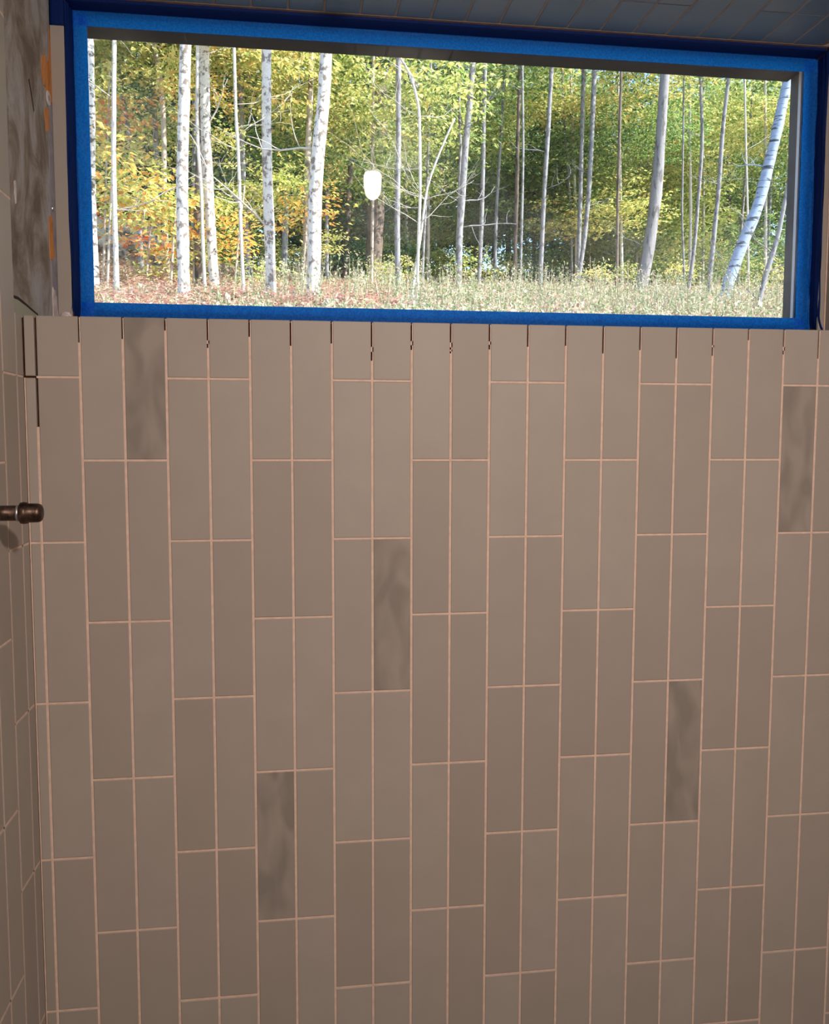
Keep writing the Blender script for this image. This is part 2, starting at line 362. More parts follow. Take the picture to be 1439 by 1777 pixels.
# blue masking tape: each strip is folded from the casing return onto the glass
def strip(name, prof, along, n, mat_split, wr, label, group=None, endf=None):
    """prof: cross-section list of (u, y) in tile units; along: (axis, start, end); wrinkles of depth wr"""
    ax, s0, s1 = along; k = len(prof); v = []; f = []
    sub = []
    for (a, b), (c, d) in zip(prof[:-1], prof[1:]):
        for j in range(4): sub.append((a + (c - a) * j / 4, b + (d - b) * j / 4))
    sub.append(prof[-1]); q = len(sub); mi = []
    for i in range(n + 1):
        s = s0 + (s1 - s0) * i / n
        for j, (u, y) in enumerate(sub):
            nz = noise.noise(Vector((s * .55, j * .9, 3.1 * len(name) + s0))) * wr
            nz2 = noise.noise(Vector((s * 2.2, j * 1.7, 9.0 + s1))) * wr * .3
            du, dy = (0, -abs(nz + nz2)) if j > 8 else (nz * .6, 0)
            if endf: du += endf(s, j / (q - 1))
            uu, yy = u + du, y + dy
            v.append(tuple(P(uu, yy, s) if ax == 'z' else P(s, yy, uu)))
    for i in range(n):
        for j in range(q - 1):
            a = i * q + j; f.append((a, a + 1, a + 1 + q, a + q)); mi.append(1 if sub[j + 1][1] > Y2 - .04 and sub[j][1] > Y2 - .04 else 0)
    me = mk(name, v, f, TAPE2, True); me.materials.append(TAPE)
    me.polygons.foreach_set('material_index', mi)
    o = ob(name, me)
    return tag(o, label, 'tape')
YF = Y2 - .012
def flare(s, t): return -.12 * max(0, (2.35 - s) / .5) ** 2 * (1 - t) if s < 2.35 else 0
def flareR(s, t): return .16 * max(0, (2.45 - s) / .5) ** 2 * (1 - t) if s < 2.45 else 0
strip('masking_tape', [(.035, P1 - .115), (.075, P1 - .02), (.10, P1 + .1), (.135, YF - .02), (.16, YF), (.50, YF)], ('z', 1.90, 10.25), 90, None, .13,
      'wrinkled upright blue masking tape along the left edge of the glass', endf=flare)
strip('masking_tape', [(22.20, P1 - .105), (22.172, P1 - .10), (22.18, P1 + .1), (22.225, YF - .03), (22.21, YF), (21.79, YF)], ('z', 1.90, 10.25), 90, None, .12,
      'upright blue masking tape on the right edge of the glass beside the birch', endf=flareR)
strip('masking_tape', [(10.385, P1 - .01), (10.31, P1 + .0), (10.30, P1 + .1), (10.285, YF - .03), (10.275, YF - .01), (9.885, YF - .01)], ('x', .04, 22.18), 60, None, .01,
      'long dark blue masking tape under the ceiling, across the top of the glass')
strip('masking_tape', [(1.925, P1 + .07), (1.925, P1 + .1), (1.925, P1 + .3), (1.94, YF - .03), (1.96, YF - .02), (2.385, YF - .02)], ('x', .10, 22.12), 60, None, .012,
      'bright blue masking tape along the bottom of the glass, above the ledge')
for x0, x1, lb in ((XB + .02, .05, 'small dark blue tape flap on the wall above the left tile strip'), (22.16, XR - .02, 'small dark blue tape flap on the wall above the right tile strip')):
    v = [tuple(P(x0 + (x1 - x0) * a / 4, P1 - .125 - .015 * (a % 2), 9.58 + .8 * b / 6)) for b in range(7) for a in range(5)]
    f = [(b * 5 + a, b * 5 + a + 1, b * 5 + a + 6, b * 5 + a + 5) for b in range(6) for a in range(4)]
    o = ob('masking_tape', mk('masking_tape', v, f, TAPE2, True)); so = o.modifiers.new('thickness', 'SOLIDIFY'); so.thickness = .00015; so.offset = 0
    tag(o, lb, 'tape')

# ------------------------------------------------------------------ capped copper stub on the left wall
ps = bpy.data.objects.new('pipe_stub', None); C.objects.link(ps); yp, zp = -3.5, -2.955; ps.location = P(XL, yp, zp)
tag(ps, 'capped copper pipe stub sticking out of the tiled left wall', 'pipe')
bpy.context.view_layer.update(); pinv = ps.matrix_world.inverted()
def ppart(prof, name, mat=COPPER, sides=28):
    o = MB().lathe(P(0, yp, zp), [((a) * W, r * W) for a, r in prof], (1, 0, 0), sides).build(name, mat, ps, True); o.matrix_parent_inverse = pinv; return o
ppart([(XL - .05, .155), (.58, .155)], 'pipe')
ppart([(XL, .20), (XL + .08, .22), (.02, .22), (.06, .20), (.07, .16)], 'coupling')
ppart([(.555, .165), (.575, .215), (.63, .225), (.70, .215), (.715, .195), (.90, .192), (.955, .175), (.985, .13), (.995, .05), (.996, .001)], 'cap')
ppart([(.50, .162), (.52, .172), (.555, .168)], 'solder_bead', STEEL)

# ------------------------------------------------------------------ lamps on the ceiling: one reflected in the glass, one added unseen
lm = bpy.data.objects.new('ceiling_lamp', None); C.objects.link(lm); lm.location = (.742, -.627, 2.425)
tag(lm, 'small white jar lamp seen only as a bright reflection in the window glass', 'lamp')
def lpart(prof, name, mat, parent, c=(0, 0, 0), sides=24): return MB().lathe(c, prof, (0, 0, -1), sides).build(name, mat, parent, True)
lpart([(-.005, .045), (.012, .045), (.018, .035), (.04, .022)], 'lamp_base', PLASTIC, lm)
lpart([(.038, .020), (.040, .0265), (.048, .0300), (.070, .0300), (.095, .0275), (.110, .0235), (.121, .016), (.126, .006), (.1265, .001)], 'shade', BULB, lm)
wl_ = bpy.data.objects.new('added_work_lamp', None); C.objects.link(wl_); wl_.location = LP
tag(wl_, 'added unseen work lamp hanging behind the camera, turned towards the tiled wall', 'lamp')
q = (LT - LP).normalized()
def wpart2(prof, name, mat, sides=28):
    o = MB().lathe((0, 0, 0), prof, q, sides).build(name, mat, wl_, True); return o
wpart2([(-.13, .012), (-.12, .022), (-.075, .024), (-.06, .030), (-.03, .062), (-.012, .075), (-.012, .074), (-.035, .055), (-.036, .001)], 'reflector', STEEL)
wpart2([(-.030, .001), (-.0295, .050), (-.022, .056), (-.014, .058), (-.013, .001)], 'lens', PLASTIC)
wpart2([(-.19, .006), (-.185, .015), (-.13, .015), (-.125, .006)], 'socket', GASKET)
a = -q * .185; b = Vector((0, 0, Z0 + ZC * W - LP.z))
MB().tube([a, a - q * .03 + Vector((0, 0, .03)), Vector((a.x, a.y, .16)), Vector((a.x, a.y, b.z))], [.004] * 4, 8).build('cord', GASKET, wl_, True)

# ------------------------------------------------------------------ outdoors: hillside
def ground(x, y): return 1.25 + .2 * y + 1.3 * math.exp(-((x + 5.5) / 3.6) ** 2 - ((y - 21) / 5) ** 2)
def gz(x, y): return ground(x, y) + .10 * noise.noise(Vector((x * .6, y * .6, 0))) + .03 * noise.noise(Vector((x * 2.3, y * 2.3, 5)))
xs = [-34 + 68 * i / 150 for i in range(151)]; ys = [.5 + 62 * (j / 130) ** 1.3 for j in range(131)]
v = [(x, y, gz(x, y)) for y in ys for x in xs]
f = [(j * 151 + i, j * 151 + i + 1, (j + 1) * 151 + i + 1, (j + 1) * 151 + i) for j in range(130) for i in range(150)]
m = NM('leaf_litter_soil'); a = m.noise(1.2, 6, .6, vec='Position'); b = m.noise(22, 5, .7, vec='Position')
c = m.ramp(b, [(.35, (.10, .07, .055)), (.5, (.32, .22, .16)), (.65, (.52, .42, .32))])
c = m.mix(m.ramp(a, [(.48, (0, 0, 0)), (.6, (.7, .7, .7))]), c, (.16, .19, .07)); m.base(c); m.rough(1, .1); m.bump(b, .8, .05)
hill = tag(ob('ground', mk('ground', v, f, m.m, True)), kind='structure')

def leaf_mat(name, stops, trans=.42, gloss=.35):
    m = NM(name); g = m.n('ShaderNodeNewGeometry'); oi = m.n('ShaderNodeObjectInfo')
    c = m.ramp(g.outputs['Random Per Island'], stops)
    hs = m.n('ShaderNodeHueSaturation'); ma = m.n('ShaderNodeMath', operation='MULTIPLY_ADD'); ma.inputs[1].default_value = .05; ma.inputs[2].default_value = .475
    m.l(oi.outputs['Random'], ma.inputs[0]); m.l(ma.outputs[0], hs.inputs['Hue']); m.l(c, hs.inputs['Color']); c = hs.outputs[0]
    m.base(c); m.rough(.5, gloss)
    t = m.n('ShaderNodeBsdfTranslucent'); m.l(c, t.inputs[0]); x = m.n('ShaderNodeMixShader'); x.inputs[0].default_value = trans
    m.l(m.b.outputs[0], x.inputs[1]); m.l(t.outputs[0], x.inputs[2]); m.l(x.outputs[0], m.out.inputs[0]); return m.m
LY = leaf_mat('yellow_green_leaves', [(0, (.24, .34, .09)), (.3, (.46, .52, .16)), (.65, (.72, .69, .28)), (.92, (.84, .74, .28)), (1, (.80, .44, .16))])
LG = leaf_mat('green_leaves', [(0, (.05, .12, .035)), (.4, (.15, .26, .07)), (.75, (.34, .43, .13)), (1, (.60, .60, .24))])
LO = leaf_mat('orange_leaves', [(0, (.62, .22, .08)), (.45, (.80, .40, .14)), (.75, (.86, .64, .20)), (1, (.62, .60, .18))])
LD = leaf_mat('dark_green_needles', [(0, (.018, .05, .022)), (.6, (.04, .10, .04)), (1, (.10, .17, .06))], .2, .3)
LB = leaf_mat('brown_fallen_leaves', [(0, (.32, .20, .15)), (.3, (.62, .44, .34)), (.7, (.80, .66, .54)), (.9, (.84, .77, .58)), (1, (.46, .48, .24))], .15, .3)
LW = leaf_mat('pale_weeds', [(0, (.16, .22, .09)), (.4, (.32, .36, .20)), (.75, (.50, .46, .34)), (1, (.62, .40, .30))], .3, .2)

def leaf(v, f, p, d, nrm, L, wd):
    d = d.normalized(); s = d.cross(nrm).normalized() * wd; n = len(v); up_ = nrm.normalized() * (wd * .35)
    v += [tuple(p), tuple(p + d * L * .45 + s + up_), tuple(p + d * L), tuple(p + d * L * .45 - s + up_)]
    f += [(n, n + 1, n + 2), (n, n + 2, n + 3)]
def rv(): return Vector((random.gauss(0, 1), random.gauss(0, 1), random.gauss(0, 1))).normalized()
def blob(name, mat, n_spray, per, R, flat, L, droop=.35, jitter=.45, sr=.45):
    v = []; f = []
    for _ in range(n_spray):
        c = rv() * (random.random() ** .45); c = Vector((c.x * R, c.y * R, c.z * R * flat)); az = random.uniform(0, 2 * PI)
        ax = Vector((math.cos(az), math.sin(az), -droop * random.random())); side = Vector((-ax.y, ax.x, 0)); r = sr * random.uniform(.6, 1.3)
        for _ in range(per):
            a, b = random.uniform(-1, 1), random.uniform(-1, 1)
            p = c + ax * a * r + side * b * r * .6 * (1 - abs(a) * .4) + Vector((0, 0, random.uniform(-.05, .05)))
            d = ax * random.uniform(.2, 1) + side * b + Vector((0, 0, -random.random() * .5)); l = L * random.uniform(.6, 1.25)
            leaf(v, f, p, d, Vector((0, 0, 1)) + rv() * jitter, l, l * random.uniform(.24, .34))
    return mk(name, v, f, mat)
BL = {'y': [blob('foliage', LY, 110, 20, 1.5, .75, .125) for _ in range(3)],
      'g': [blob('foliage', LG, 120, 22, 1.6, .75, .115) for _ in range(3)],
      'o': [blob('foliage', LO, 26, 16, .9, .7, .13) for _ in range(2)],
      'd': [blob('foliage', LD, 170, 26, 1.9, 1.0, .13, droop=.7, jitter=.9) for _ in range(2)],
      's': [blob('foliage', LY, 30, 14, .8, .6, .12) for _ in range(2)]}
def foliage(parent, kind, loc, sc):
    o = bpy.data.objects.new('foliage', random.choice(BL[kind])); C.objects.link(o); o.parent = parent
    o.location = loc; o.rotation_euler = (random.uniform(-.15, .15), random.uniform(-.15, .15), random.uniform(0, 6.28)); o.scale = (sc, sc, sc * random.uniform(.8, 1.1)); return o

def bark(name, base, dark, thr, scale, stretch, bump=.5, rough=.8):
    m = NM(name); a = m.noise(scale, 5, .65, stretch=stretch, vec='Position', dist=.4); b = m.noise(scale * 3, 4, .6, vec='Position')
    c = m.mix(m.ramp(b, [(.3, (0, 0, 0)), (.7, (1, 1, 1))]), base, [x * .75 for x in base])
    c = m.mix(m.ramp(a, [(thr, (0, 0, 0)), (thr + .06, (1, 1, 1))]), c, dark); m.base(c); m.rough(rough, .2); m.bump(a, bump, .01); return m.m
BK = {'white': bark('white_mottled_bark', (.58, .54, .50), (.17, .14, .12), .515, 13, (1, 1, .9)),
      'birch': bark('white_birch_bark', (.60, .58, .55), (.10, .09, .08), .51, 12, (1, 1, 1.4)),
      'birch_shade_blue': bark('shade_blue_banded_birch_bark', (.30, .37, .52), (.04, .05, .06), .56, 5, (.5, .5, 3.2)),  # blue shade of the sky put into the white bark colour
      'pale': bark('pale_sapling_bark', (.52, .48, .43), (.20, .17, .14), .58, 12, (1, 1, 1)),
      'gray': bark('grey_smooth_bark', (.25, .245, .26), (.11, .105, .11), .52, 12, (1, 1, .6)),
      'big': bark('furrowed_grey_bark', (.24, .23, .24), (.10, .095, .09), .52, 8, (1, 1, .25), 1),
      'mid': bark('grey_brown_bark', (.40, .34, .29), (.14, .11, .09), .56, 9, (1, 1, .6)),
      'dark': bark('dark_furrowed_bark', (.16, .12, .10), (.05, .04, .035), .52, 8, (1, 1, .3), 1)}

def smooth_path(pts, n=3):
    out = []
    P_ = [Vector(p) for p in pts]
    for i in range(len(P_) - 1):
        a, b, c, d = P_[max(i - 1, 0)], P_[i], P_[i + 1], P_[min(i + 2, len(P_) - 1)]
        for k in range(n):
            t = k / n; out.append(.5 * ((2 * b) + (c - a) * t + (2 * a - 5 * b + 4 * c - d) * t * t + (3 * b - a - 3 * c + d) * t ** 3))
    out.append(P_[-1]); return out
def twig(mb, p, d, L, r, depth=1):
    pts = [Vector(p)]; d = Vector(d).normalized(); n = 5
    for k in range(n):
        d = (d + rv() * .28 + Vector((0, 0, .06))).normalized(); pts.append(pts[-1] + d * L / n)
    mb.tube(pts, [r * (1 - .16 * k) for k in range(n + 1)], 5)
    if depth:
        for k in (1, 2, 3, 4):
            twig(mb, pts[k], (d + rv() * .9), L * random.uniform(.3, .55), r * .5, depth - 1)
def tree(name, kind, pts, r0, r1, label, cat='tree', group=None, leaves=(), twigs=0, sides=12):
    base = Vector(pts[-1]); t = bpy.data.objects.new(name, None); C.objects.link(t); t.location = base; tag(t, label, cat, group)
    path = smooth_path([Vector(p) - base for p in pts]); n = len(path)
    mb = MB(); rad = [r0 + (r1 - r0) * (i / (n - 1)) for i in range(n)]; rad[-1] *= 1.3; rad[-2] *= 1.08
    rad = [r * random.uniform(.95, 1.05) for r in rad]
    mb.tube(path, rad, sides, .035); mb.build('trunk', BK[kind], t, True)
    if twigs:
        for _ in range(twigs):
            tb = MB()
            k = random.randrange(2, max(3, n - 3)); s = random.choice((-1, 1))
            twig(tb, path[k], (s, random.uniform(-.5, .5), random.uniform(.1, .8)), random.uniform(.5, 1.3), max(.005, min(rad[k] * .3, .016)))
            tb.build('branch', BK['pale' if kind in ('white', 'birch', 'pale') else kind], t, True)
    for k, loc, sc in leaves: foliage(t, k, Vector(loc) - base, sc)
    return t

TR = [
    ('birch',[(-2.14,11.0,10.32),(-2.18,11.0,6.82),(-2.19,11.0,5.85),(-2.21,11.0,4.86),(-2.2,11.0,3.32)],0.05,0.059),
    ('pale',[(-1.65,10.5,10.13),(-1.77,10.5,6.63),(-1.8,10.5,5.69),(-1.82,10.5,4.96),(-1.82,10.5,4.22),(-1.82,10.5,3.22)],0.026,0.036),
    ('mid',[(-2.35,14.78,11.89),(-1.88,14.78,8.39),(-1.81,14.78,7.89),(-1.75,14.78,7.2),(-1.76,14.78,5.91),(-1.76,14.78,5.21),(-1.73,14.78,4.3),(-1.72,14.78,4.15)],0.043,0.049),
    ('white',[(-0.58,9.5,9.76),(-0.76,9.5,6.26),(-0.8,9.5,5.39),(-0.83,9.5,4.71),(-0.84,9.5,3.89),(-0.83,9.5,3.02)],0.063,0.077),
    ('white',[(-0.79,12.33,10.89),(-0.8,12.33,7.39),(-0.8,12.33,6.39),(-0.79,12.33,5.88),(-0.75,12.33,4.68),(-0.7,12.33,3.73),(-0.7,12.33,3.58)],0.074,0.079),
    ('dark',[(-0.78,13.03,9.32),(-0.96,13.03,5.82),(-1.0,13.03,5.01),(-1.0,13.03,4.47),(-0.97,13.03,3.88),(-0.96,13.03,3.73)],0.068,0.097),
    ('pale',[(-0.72,11.38,10.37),(-0.81,11.38,6.87),(-0.83,11.38,5.81),(-0.79,11.38,5.02),(-0.78,11.38,4.3),(-0.76,11.38,3.53),(-0.76,11.38,3.38)],0.022,0.026),
    ('pale',[(-0.23,9.5,9.69),(-0.19,9.5,6.19),(-0.18,9.5,5.42),(-0.16,9.5,5.01),(-0.14,9.5,4.05),(-0.11,9.5,3.04)],0.017,0.022),
    ('white',[(0.2,9.7,9.78),(0.19,9.7,6.28),(0.18,9.7,5.51),(0.18,9.7,4.95),(0.2,9.7,4.11),(0.22,9.7,3.07)],0.056,0.068),
    ('white',[(1.23,21.03,14.5),(1.1,21.03,11.0),(1.05,21.03,9.55),(1.0,21.03,8.14),(0.91,21.03,6.73),(0.82,21.03,5.52),(0.81,21.03,5.37)],0.045,0.045),
    ('white',[(1.14,9.3,9.63),(0.91,9.3,6.13),(0.87,9.3,5.54),(0.83,9.3,5.2),(0.77,9.3,4.52),(0.75,9.3,3.83),(0.73,9.3,3.03),(0.73,9.3,2.96)],0.076,0.087),
    ('dark',[(2.7,20.5,10.44),(2.55,20.5,6.94),(2.52,20.5,6.24),(2.49,20.5,5.62),(2.47,20.5,5.21)],0.205,0.219),
    ('gray',[(2.25,13.18,11.18),(2.25,13.18,7.68),(2.25,13.18,6.38),(2.23,13.18,4.98),(2.25,13.18,3.89),(2.25,13.18,3.74)],0.042,0.049),
    ('pale',[(-0.38,9.6,9.7),(1.88,9.6,6.2),(1.97,9.6,6.05),(2.07,9.6,5.71),(2.09,9.6,5.43),(2.1,9.6,4.65),(2.08,9.6,4.01),(2.06,9.6,3.1),(2.06,9.6,3.02)],0.015,0.022),
    ('pale',[(2.56,9.7,5.59),(2.38,9.7,5.19),(2.21,9.7,4.72),(2.13,9.7,4.17),(1.96,9.7,3.04)],0.011,0.019),
    ('gray',[(3.39,16.0,12.32),(3.23,16.0,8.82),(3.19,16.0,7.88),(3.17,16.0,6.77),(3.12,16.0,5.88),(3.05,16.0,4.3)],0.023,0.029),
    ('gray',[(3.45,15.0,11.96),(3.59,15.0,8.46),(3.62,15.0,7.45),(3.64,15.0,6.92),(3.62,15.0,5.97),(3.61,15.0,5.12),(3.59,15.0,4.1)],0.025,0.033),
    ('gray',[(4.04,14.38,11.72),(3.74,14.38,8.22),(3.69,14.38,7.54),(3.62,14.38,6.83),(3.56,14.38,5.81),(3.51,14.38,5.09),(3.51,14.38,4.12),(3.51,14.38,3.98)],0.053,0.064),
    ('gray',[(5.03,19.0,13.59),(4.97,19.0,10.09),(4.95,19.0,9.03),(4.94,19.0,7.72),(4.91,19.0,6.4),(4.86,19.0,5.17),(4.85,19.0,4.9)],0.048,0.054),
    ('dark',[(6.19,20.33,14.16),(6.14,20.33,10.66),(6.11,20.33,9.0),(6.1,20.33,7.73),(6.08,20.33,6.74),(6.07,20.33,5.32),(6.07,20.33,5.17)],0.043,0.051),
    ('gray',[(5.53,18.0,12.71),(5.61,18.0,9.21),(5.64,18.0,7.96),(5.63,18.0,6.7),(5.61,18.0,5.3),(5.6,18.0,4.7)],0.026,0.032),
    ('gray',[(6.72,19.0,13.59),(6.56,19.0,10.09),(6.5,19.0,8.71),(6.43,19.0,7.39),(6.39,19.0,6.18),(6.36,19.0,5.3),(6.35,19.0,4.9)],0.048,0.054),
    ('gray',[(8.38,22.03,14.85),(8.35,22.03,11.35),(8.33,22.03,9.66),(8.32,22.03,8.29),(8.3,22.03,6.9),(8.29,22.03,5.66),(8.29,22.03,5.51)],0.055,0.062),
    ('gray',[(8.16,20.28,14.12),(8.05,20.28,10.62),(8.01,20.28,9.07),(7.96,20.28,7.8),(7.87,20.28,6.65),(7.74,20.28,5.64),(7.72,20.28,5.31),(7.7,20.28,5.16)],0.058,0.058),
    ('dark',[(7.91,18.0,13.14),(7.89,18.0,9.64),(7.88,18.0,8.19),(7.87,18.0,6.91),(7.89,18.0,5.36),(7.9,18.0,4.7)],0.029,0.036),
    ('big',[(9.34,18.5,13.41),(9.14,18.5,9.91),(9.1,18.5,9.06),(9.06,18.5,8.28),(8.99,18.5,7.22),(8.85,18.5,6.02),(8.68,18.5,5.12),(8.63,18.5,4.8)],0.1,0.16),
    ('gray',[(10.5,20.0,14.02),(10.73,20.0,10.52),(10.79,20.0,9.68),(10.82,20.0,8.83),(10.75,20.0,7.4),(10.69,20.0,6.39),(10.59,20.0,5.52),(10.54,20.0,5.1)],0.036,0.05),
    ('gray',[(11.28,19.0,13.64),(10.97,19.0,10.14),(10.87,19.0,9.06),(10.81,19.0,7.7),(10.73,19.0,6.6),(10.64,19.0,5.42),(10.61,19.0,4.9)],0.041,0.061),
    ('pale',[(10.68,18.0,13.12),(10.87,18.0,9.62),(10.95,18.0,8.2),(11.02,18.0,7.16),(11.11,18.0,5.45),(11.15,18.0,4.7)],0.019,0.026),
    ('birch_shade_blue',[(10.38,14.18,11.59),(9.68,14.18,8.09),(9.57,14.18,7.51),(9.45,14.18,6.93),(9.32,14.18,6.4),(9.18,14.18,5.86),(8.86,14.18,5.06),(8.62,14.18,4.35),(8.55,14.18,4.09),(8.51,14.18,3.94)],0.089,0.12),
    ('gray',[(9.13,12.08,8.9),(8.51,12.08,5.4),(8.43,12.08,4.93),(8.33,12.08,4.56),(8.19,12.08,4.09),(8.09,12.08,3.66),(8.05,12.08,3.52)],0.032,0.05),
    ('gray',[(10.5,20.5,11.89),(10.55,20.5,8.39),(10.57,20.5,7.23),(10.66,20.5,5.9),(10.7,20.5,5.2)],0.022,0.029),
]
LBL = ['white birch trunk half hidden behind the left blue tape', 'thin pale trunk second from the left edge of the window', 'grey-brown trunk leaning among yellow and orange leaves at left',
 'thick bright white trunk, the leftmost big one in the window', 'white trunk standing just right of the thickest left white trunk', 'dark shaded trunk between the two leftmost white trunks',
 'very thin pale stem between the two leftmost white trunks', 'slender pale sapling trunk halfway between two white trunks at left', 'straight white mottled trunk right of the slender pale sapling',
 'thin white trunk touching the left side of the thick spotted trunk', 'thickest white trunk with dark spots, left of the lamp reflection', 'dark brown trunk in deep shade below the lamp reflection',
 'straight grey trunk just right of the lamp reflection', 'bent white sapling that forks near the window centre', 'thin white limb leaning out from the bent white sapling',
 'thin grey stem rising behind the forked white sapling', 'thin grey trunk touching the left side of the blue-grey trunk', 'blue-grey trunk right of the window centre, wider towards its foot',
 'grey trunk just right of the blue-grey trunk', 'dark narrow trunk with a thin grey one at its side', 'thin grey trunk right beside the dark narrow trunk',
 'grey slightly leaning trunk left of the twin trunks', 'left trunk of the close pair of grey twins', 'right trunk of the close pair of grey twins', 'thin dark trunk between the grey twins and the big grey trunk',
 'big leaning grey trunk with a sunlit right side', 'thin curved grey trunk right of the big grey trunk', 'grey trunk halfway between the big grey trunk and the leaning birch',
 'very thin pale trunk just left of the leaning birch', 'leaning birch with banded white bark tinted with blue shade at the right of the window', 'slim grey trunk leaning right of the banded birch', 'very thin grey stem close to the big grey trunk on its right']
twg = {1: 3, 7: 7, 13: 9, 14: 5, 16: 3, 17: 3, 21: 2, 28: 4, 30: 3, 15: 5, 4: 2, 0: 4, 8: 2}
for i, (kind, pts, r0, r1) in enumerate(TR):
    y = pts[-1][1]; gx = pts[-1][0]; lv = []
    nl = 1 if i not in (2, 14, 5, 6, 29, 30, 7, 13) else 0
    for _ in range(nl):
        z = pts[1][2] + random.uniform(.5, 2.0)
        lv.append((random.choice('yg'), (pts[1][0] + random.uniform(-.6, .6), y + random.uniform(1.4, 2.8), z + 1.2), random.uniform(.8, 1.1)))
    tree('birch_tree' if kind.startswith('birch') else 'sapling' if kind == 'pale' else 'forest_tree', kind, pts, r0, r1, LBL[i], leaves=lv, twigs=twg.get(i, 1))

# ---- trees and saplings whose leaves fill the wood behind
def top_z(y): return 1.5 + .47 * (y + 1.72)
BGT = []
def rand_tree(x, y, kind, leaf_kinds, nb, name, label, group, zlo=1.2, zhi=None, sc=(.8, 1.2), r=None, spread=1.3, tw=0):
    g_ = ground(x, y); h = top_z(y) + 2 - g_; lean = random.uniform(-.5, .5)
    pts = [(x + lean, y, g_ + h), (x + lean * .6 + random.uniform(-.15, .15), y, g_ + h * .6), (x + lean * .2, y, g_ + h * .25), (x, y, g_ - .2)]
    r = r or random.uniform(.03, .07); zhi = zhi or (top_z(y) - g_)
    lv = [(random.choice(leaf_kinds), (x + random.uniform(-spread, spread), y + random.uniform(-spread, spread), g_ + random.uniform(zlo, zhi)), random.uniform(*sc)) for _ in range(nb)]
    t = tree(name, kind, pts, r * .7, r, label, group=group, leaves=lv, twigs=tw, sides=8); BGT.append((t, x, y, label)); return t
def fx(px_frac, y):   # a spot across the wood as a fraction of what the window opens onto at this depth
    c = (y + 1.72); return .47 + c * (-.25 + .86 * px_frac)
for k in range(26):                                     # yellow-green young trees, nearer
    f_ = (k + random.random()) / 26 * 1.1 - .05; y = random.uniform(14, 21) if f_ < .42 else random.uniform(23, 28)
    rand_tree(fx(f_, y), y, random.choice(['gray', 'mid', 'pale']), 'yyg' if f_ < .45 else 'yygg', 3, 'young_tree', 'young yellow-green tree', 'yellow-green young trees in the wood', zlo=3.0 if f_ < .22 else 1.6, sc=(.75, 1.1))
for k in range(34):                                     # deeper, greener
    y = random.uniform(27, 40); f_ = (k + random.random()) / 34 * 1.2 - .1
    rand_tree(fx(f_, y), y, random.choice(['gray', 'dark']), 'yggg', 4, 'woodland_tree', 'green woodland tree', 'green trees deep in the wood', zlo=1.2, zhi=(top_z(y) - ground(fx(f_, y), y)) * .74, sc=(1.0, 1.6), r=random.uniform(.05, .10))
for k in range(16):                                     # far, dark
    y = random.uniform(40, 54); f_ = (k + random.random()) / 16 * 1.3 - .15
    rand_tree(fx(f_, y), y, 'dark', 'dgg', 4, 'distant_tree', 'tall dark far tree', 'dark far trees', zlo=-.5, zhi=(top_z(y) - ground(fx(f_, y), y)) * .50, sc=(1.9, 2.6), r=.14, spread=3)
for px_, y in ((-3.1, 21), (-.6, 22), (1.9, 22)):          # hemlocks at left and behind the reflection
    rand_tree(px_, y, 'dark', 'd', 4, 'hemlock_tree', 'dark green hemlock', 'hemlocks behind the white trunks', zlo=1.0, sc=(.8, 1.2), r=.09, spread=1.0)
# ---- saplings with orange leaves at left
for (x, y, z, s) in ((-2.05, 11.5, 5.35, 1.0), (-1.3, 12.5, 5.0, .9), (-2.4, 13, 6.5, .8), (-1.0, 13, 6.9, .6), (-.35, 12.8, 4.7, .7), (.75, 14.5, 5.6, .7), (-1.9, 14, 5.0, 1.0)):
    g_ = ground(x, y); t = tree('maple_sapling', 'mid', [(x + .1, y, z + .8), (x, y, (z + g_) / 2 + .5), (x - .1, y, g_ - .1)], .012, .02, 'thin maple sapling with orange and yellow leaves at left', group='orange maple saplings',
         leaves=[('o', (x, y, z), s), ('s', (x + .3, y + .3, z - .5), s * .9), ('s', (x - .4, y + .2, z + .5), s)], twigs=2, sides=7); BGT.append((t, x, y, 'orange-leaved maple sapling'))
# ---- shrubs along the ground
for k in range(46):
    y = random.uniform(17, 34); f_ = (k + random.random()) / 46 * 1.15 - .07; x = fx(f_, y); g_ = ground(x, y); s = random.uniform(.55, 1.0) * (1 + (y - 17) * .03)
    if f_ < .2 and y < 22: continue
    t = bpy.data.objects.new('shrub', None); C.objects.link(t); t.location = (x, y, g_); tag(t, 'low leafy shrub', 'shrub', 'shrubs on the forest floor'); BGT.append((t, x, y, 'low leafy shrub'))
    mb = MB()
    for _ in range(4): twig(mb, (0, 0, -.05), (random.uniform(-.5, .5), random.uniform(-.5, .5), 1), 1.1 * s, .014, 0)
    mb.build('stems', BK['mid'], t)
    foliage(t, random.choice('sgy' if y > 24 else 'ss'), (0, 0, .55 * s), s * .75)

